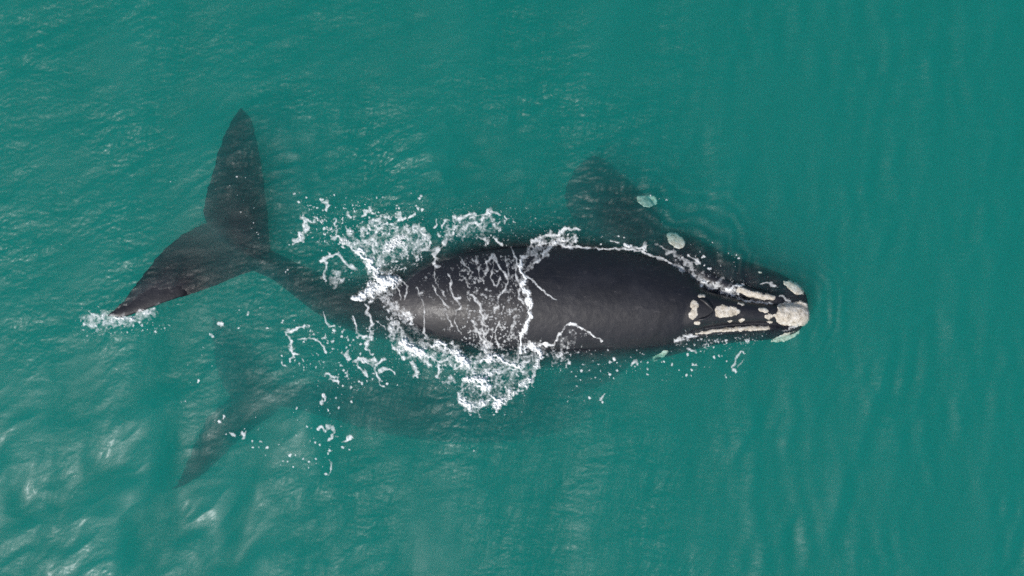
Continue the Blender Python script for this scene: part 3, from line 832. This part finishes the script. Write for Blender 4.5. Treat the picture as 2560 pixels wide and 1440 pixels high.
veil([(1020, 800), (1090, 850), (1150, 865), (1130, 880), (1060, 860), (1020, 845)], 0.24, 10); veil([(1105, 945), (1125, 942), (1133, 955), (1115, 960)], 0.6, 7)
grain([(1140, 985), (1220, 1000), (1250, 1000), (1340, 930), (1350, 960), (1260, 1030), (1160, 1040)], 0.14, 0.95, 10, seed=9)
grain([(960, 850), (1060, 900), (1180, 960), (1160, 1000), (1050, 960), (960, 910)], 0.10, 0.8, 22, seed=10)
# ---- strands left of the cascade
stroke([(914, 760, 4), (920, 780, 4), (926, 800, 4), (930, 822, 6), (926, 845, 7), (920, 860, 5), (922, 875, 3), (930, 888, 2)]); stroke([(940, 800, 1.5), (952, 812, 2), (965, 825, 1.5)])
stroke([(882, 790, 2), (888, 812, 2), (895, 832, 3), (905, 842, 4), (915, 840, 3)]); stroke([(895, 842, 3), (900, 838, 3)])
stroke([(880, 905, 2), (892, 898, 4), (905, 900, 5), (928, 905, 5), (936, 890, 2)]); stroke([(893, 900, 4), (900, 920, 5), (910, 932, 4), (920, 942, 2)]); stroke([(872, 880, 4), (868, 895, 4), (870, 902, 2)])
stroke([(940, 912, 3), (952, 905, 4), (962, 900, 3)]); stroke([(936, 920, 3), (945, 945, 2), (950, 962, 3), (960, 968, 2)]); stroke([(950, 930, 4), (960, 920, 4), (975, 925, 3), (990, 935, 3)]); stroke([(1030, 905, 5), (1038, 925, 6), (1045, 942, 4)], 0.75)
stroke([(1095, 910, 2), (1098, 925, 2), (1092, 942, 3)]); stroke([(815, 935, 4), (828, 942, 4), (842, 950, 4), (844, 958, 2)])
stroke([(810, 780, 1.5), (812, 800, 2), (822, 812, 3), (835, 816, 2)]); stroke([(718, 835, 3), (726, 850, 4), (728, 870, 4), (732, 890, 5), (726, 905, 4)]); stroke([(730, 884, 3), (748, 884, 2)])
stroke([(745, 848, 1.5), (770, 846, 2), (795, 852, 1.5), (808, 868, 1.5), (815, 882, 2)]); stroke([(705, 905, 4), (712, 912, 4)]); stroke([(716, 832, 4), (728, 826, 4), (745, 820, 2), (762, 816, 3)])
stroke([(808, 985, 2), (812, 1000, 4), (804, 1006, 4), (802, 1012, 2)], 0.9); stroke([(818, 1070, 5), (832, 1068, 7), (836, 1078, 6), (830, 1095, 3), (822, 1100, 4)]); stroke([(800, 1072, 5), (806, 1078, 4)]); stroke([(858, 1105, 3), (868, 1098, 5), (876, 1090, 3)])
stroke([(824, 1150, 1.6), (828, 1162, 1.8), (826, 1178, 1.4), (820, 1190, 1.2)]); stroke([(605, 1080, 4), (610, 1090, 5), (606, 1096, 3)]); stroke([(545, 808, 4), (556, 812, 4)]); stroke([(526, 835, 2), (530, 842, 3)]); stroke([(618, 785, 3), (622, 780, 3)])
lace([(700, 830), (860, 800), (960, 850), (960, 960), (860, 980), (740, 930)], 26, 2.2, 0.25, 0.85, 30, seed=9)
grain([(700, 800), (860, 780), (970, 830), (980, 960), (880, 1020), (740, 960)], 0.045, 0.85, 30, seed=11)
grain([(690, 1120), (800, 1090), (880, 1060), (890, 1130), (800, 1180), (720, 1170)], 0.03, 0.8, 25, seed=12)
flecks([(740, 1020), (830, 980), (900, 1060), (890, 1140), (840, 1190), (740, 1180), (690, 1120)], 85, 1.0, 4.2, 41)
flecks([(700, 780), (980, 820), (1000, 960), (860, 1020), (700, 960)], 130, 0.9, 4.0, 42)
flecks([(470, 860), (545, 870), (530, 980), (440, 1050)], 16, 1.2, 4.0, 43); flecks([(520, 1030), (640, 1040), (660, 1110), (560, 1110)], 22, 1.4, 5.0, 44); flecks([(620, 1110), (760, 1130), (860, 1180), (700, 1170)], 26, 1.2, 3.2, 45)
flecks([(510, 780), (680, 760), (690, 860), (520, 880)], 18, 1.0, 4.0, 46); flecks([(520, 420), (660, 440), (690, 640), (520, 540)], 30, 0.8, 2.6, 47); flecks([(690, 560), (760, 600), (760, 720), (700, 740)], 30, 0.9, 2.8, 48)
flecks([(730, 480), (1080, 490), (1060, 560), (760, 600)], 110, 0.9, 4.0, 49)
flecks([(1380, 560), (1480, 580), (1680, 600), (1640, 640), (1420, 612)], 40, 0.8, 3.0, 50)
flecks([(1170, 1030), (1480, 960), (1500, 1010), (1300, 1100), (1120, 1160)], 34, 0.8, 2.2, 51)
# ---- lobe of water on the lower back and specks along the flank
stroke([(1348, 868, 5), (1358, 860, 5), (1374, 864, 3), (1388, 856, 3), (1398, 838, 3), (1410, 818, 3), (1426, 809, 3), (1442, 814, 2.5), (1462, 824, 2), (1484, 838, 1.6), (1505, 853, 1.2)], 1.0, 0.4)
lace([(1355, 868), (1392, 850), (1414, 815), (1440, 812), (1480, 838), (1450, 872), (1420, 900), (1370, 910)], 11, 1.9, 0.5, 0.75, 8, stretch=(0.7, 1.7), rot=12, seed=10)
veil([(1360, 870), (1395, 850), (1414, 820), (1430, 815), (1440, 850), (1410, 900), (1370, 905)], 0.2, 8)
grain([(1350, 880), (1420, 880), (1430, 925), (1380, 930)], 0.25, 0.9, 12, seed=13)
flecks([(1380, 870), (1500, 870), (1620, 895), (1600, 930), (1500, 960), (1400, 930)], 120, 0.9, 4.4, 52); flecks([(1560, 880), (1700, 850), (1880, 850), (1850, 910), (1640, 960)], 100, 0.8, 3.8, 53); flecks([(1440, 920), (1560, 920), (1520, 1010), (1420, 1000)], 30, 0.9, 3.5, 54)
stroke([(1500, 1002, 1.5), (1506, 994, 3), (1510, 988, 2)]); stroke([(1580, 912, 3), (1586, 900, 4), (1594, 910, 3)]); stroke([(1720, 872, 3), (1728, 878, 4), (1740, 880, 2)])
stroke([(1690, 850, 4), (1715, 842, 5), (1745, 838, 4)], 0.7, 0.7); lace([(1680, 850), (1760, 836), (1900, 836), (1900, 858), (1800, 870), (1700, 872)], 13, 2.0, 0.42, 0.85, 8, seed=11)
grain([(1680, 850), (1780, 838), (1920, 832), (1910, 860), (1760, 870)], 0.12, 0.85, 10, seed=14)
stroke([(1838, 930, 3), (1834, 918, 4), (1837, 902, 2.5), (1844, 889, 3.5), (1855, 881, 3), (1863, 885, 1.8)], 0.8); stroke([(1862, 896, 1.4), (1853, 908, 1.8), (1843, 916, 2.2)], 0.55, 0.9); flecks([(1800, 935), (1860, 930), (1880, 915), (1840, 960)], 14, 0.8, 2.4, 55)
# ---- upper waterline and between lip and rostrum
stroke([(1425, 615, 3), (1470, 620, 3), (1520, 622, 2.5), (1570, 622, 2.5), (1620, 636, 2.5), (1660, 650, 3), (1690, 664, 4), (1712, 678, 5)], 0.75, 0.7); stroke([(1560, 612, 3), (1585, 618, 3), (1606, 622, 4), (1616, 610, 3)], 0.95); stroke([(1525, 602, 2), (1545, 606, 2.5)])
stroke([(1640, 612, 3), (1680, 632, 6), (1715, 655, 7), (1738, 685, 8), (1752, 705, 8)], 0.5, 0.8); stroke([(1722, 635, 3), (1738, 650, 4), (1748, 660, 3)]); stroke([(1745, 705, 7), (1765, 705, 9), (1790, 715, 9), (1815, 725, 8), (1845, 735, 6)], 0.95, 0.6)
stroke([(1760, 700, 5), (1785, 712, 6), (1820, 722, 5), (1845, 718, 5), (1855, 712, 4)], 1.0, 0.6); stroke([(1845, 745, 4), (1870, 752, 3), (1895, 757, 2.5), (1930, 757, 2)], 0.8, 0.6); stroke([(1900, 708, 3), (1920, 706, 5), (1935, 712, 4)], 0.7, 0.8); stroke([(1950, 742, 3), (1968, 748, 4), (1975, 750, 3)], 0.6, 0.8)
veil([(1690, 650), (1740, 680), (1800, 700), (1850, 720), (1830, 740), (1760, 720)], 0.3, 12); grain([(1660, 625), (1760, 655), (1860, 690), (1950, 705), (1950, 725), (1850, 720), (1740, 700), (1680, 655)], 0.10, 0.85, 12, seed=15)
flecks([(1700, 580), (1780, 600), (1850, 640), (1840, 690), (1740, 670)], 60, 0.8, 3.4, 56)
stroke([(1955, 828, 3), (1972, 822, 4), (1990, 815, 3)], 0.5, 0.8)
# ---- fluke tip
stroke([(285, 798, 3), (305, 797, 5), (330, 792, 6), (355, 784, 6), (378, 776, 4), (388, 770, 2)], 1.0); stroke([(300, 800, 6), (325, 800, 6)], 0.8); stroke([(222, 775, 2), (238, 792, 5), (262, 796, 6), (285, 800, 5)], 0.9)
grain([(180, 790), (260, 780), (330, 800), (420, 790), (420, 820), (340, 845), (220, 845), (180, 820)], 0.16, 0.9, 18, seed=16); flecks([(190, 800), (250, 785), (400, 805), (400, 835), (220, 845)], 60, 0.9, 4.0, 57)
flecks([(0 + 120, 450), (700, 450), (500, 760), (120, 780)], 18, 0.7, 1.6, 58)
flecks([(880, 450), (1700, 470), (1660, 560), (900, 520)], 40, 0.6, 1.8, 59)
veil([(870, 590), (960, 560), (1060, 560), (1085, 610), (1040, 650), (960, 680), (900, 650)], 0.24, 26)
veil([(985, 820), (1060, 860), (1160, 880), (1170, 930), (1060, 905), (990, 880)], 0.26, 16); veil([(1150, 890), (1240, 880), (1345, 870), (1345, 930), (1270, 985), (1180, 1015), (1150, 970)], 0.24, 16)
veil([(1130, 545), (1230, 530), (1260, 580), (1150, 600), (1090, 620)], 0.26, 20); veil([(200, 790), (260, 780), (330, 790), (395, 765), (390, 785), (330, 812), (220, 822)], 0.5, 12)
# aerated water: a thin milky halo of bubbles around the dense foam
fy_ = np.fft.fftfreq(FH)[:, None]; fx_ = np.fft.rfftfreq(FW)[None, :]
blur = lambda f, sg: np.fft.irfft2(np.fft.rfft2(f) * np.exp(-2 * (math.pi * sg) ** 2 * (fx_ ** 2 + fy_ ** 2)), s=f.shape)
D = np.maximum(0.3 * D + 0.7 * blur(D, 1.2), np.where(D > 1.0, D, 0))
dense = sstep(0.28, 0.6, blur(np.clip(D, 0, 1), 8.0))
cells = np.maximum(1 - sstep(0.06, 0.62, np.abs(wF)), 0.85 * (1 - sstep(0.05, 0.42, np.abs(wE + 0.35 * wC))))
D = np.where(D < 1.05, D * (1 - dense * (0.42 - 0.72 * cells)), D)      # froth breaks into cells and threads
halo = np.clip(0.6 * blur(np.clip(D, 0, 1), 6.0) + 0.6 * blur(np.clip(D, 0, 1), 16.0), 0, 1)
D = np.maximum(D, 0.55 * sstep(0.10, 0.75, halo) * np.clip(0.8 + 0.28 * nW + 0.2 * nI, 0.1, 1.5)).astype(np.float32)


def build_foam():
    keep = D > 0.10
    q = keep[:-1, :-1] | keep[:-1, 1:] | keep[1:, 1:] | keep[1:, :-1]
    idx = np.arange(FW * FH).reshape(FH, FW)
    Q = np.stack([idx[:-1, :-1], idx[1:, :-1], idx[1:, 1:], idx[:-1, 1:]], -1)[q]
    used = np.unique(Q)
    remap = np.full(FW * FH, -1, dtype=np.int64); remap[used] = np.arange(len(used))
    px = GX.ravel()[used].astype(float); py = GY.ravel()[used].astype(float)
    dens = D.ravel()[used]
    Z = np.zeros(len(used)); onw = np.zeros(len(used), bool)
    bx0, bx1, by0, by1 = 780, 2040, 560, 930
    near = (px > bx0) & (px < bx1) & (py > by0) & (py < by1) | ((px < 700) & (py < 830))
    for it in range(2):
        X, Y = P(px, py, Z)
        W = water_h(X, Y)
        Zb = np.full(len(used), -9.0)
        for i in np.nonzero(near)[0]:
            Zb[i] = drop(BVH1, X[i], Y[i], -9.0)
        onw = Zb > W
        Z = np.maximum(W, Zb)
    puff = nW.ravel()[used] * 0.004
    lift = 0.006 + np.clip(dens, 0, 1.3) * 0.006 + np.clip(dens - 0.9, 0, 1) * 0.12 + puff * np.clip(dens, 0, 1)
    Z = Z + np.maximum(np.where(onw, lift * 0.6, lift), 0.005)
    X, Y = P(px, py, Z)
    V = np.stack([X, Y, Z], -1)
    Q = remap[Q]
    qx = px[Q].mean(1); qy = py[Q].mean(1); qo = onw[Q].all(1)
    zone = np.full(len(Q), 5)
    zone[(qx < 450)] = 4
    zone[(qx >= 690) & (qy < 760) & (qx < 1290)] = 1
    zone[(qx >= 960) & (qy >= 760) & (qx < 1400)] = 2
    zone[(qx >= 1290) & (qy < 760)] = 3
    zone[qo & (qx > 970) & (qx < 1345) & (qy > 615)] = 0
    names = [('foam', 'thin lacy white foam and water streaks running down the whale back'),
             ('foam', 'bright white splash foam above the tail stock and upper flank'),
             ('foam', 'thick white breaking foam along the lower flank of the whale'),
             ('foam', 'white foam line along the upper waterline and beside the head'),
             ('foam', 'small white foam patch at the lower fluke tip'),
             ('foam', 'scattered white foam flecks and strands floating around the whales')]
    for z, (nm, lab) in enumerate(names):
        q2 = Q[zone == z]
        if not len(q2):
            continue
        u = np.unique(q2); rm = np.full(len(V), -1, dtype=np.int64); rm[u] = np.arange(len(u))
        me = mesh_from_arrays(nm, V[u], rm[q2])
        a = me.attributes.new('foam_amount', 'FLOAT', 'POINT')
        a.data.foreach_set('value', dens[u].astype(np.float32))
        link(nm, me, M_FOAM, kind='stuff', label=lab, category='foam')


build_foam()
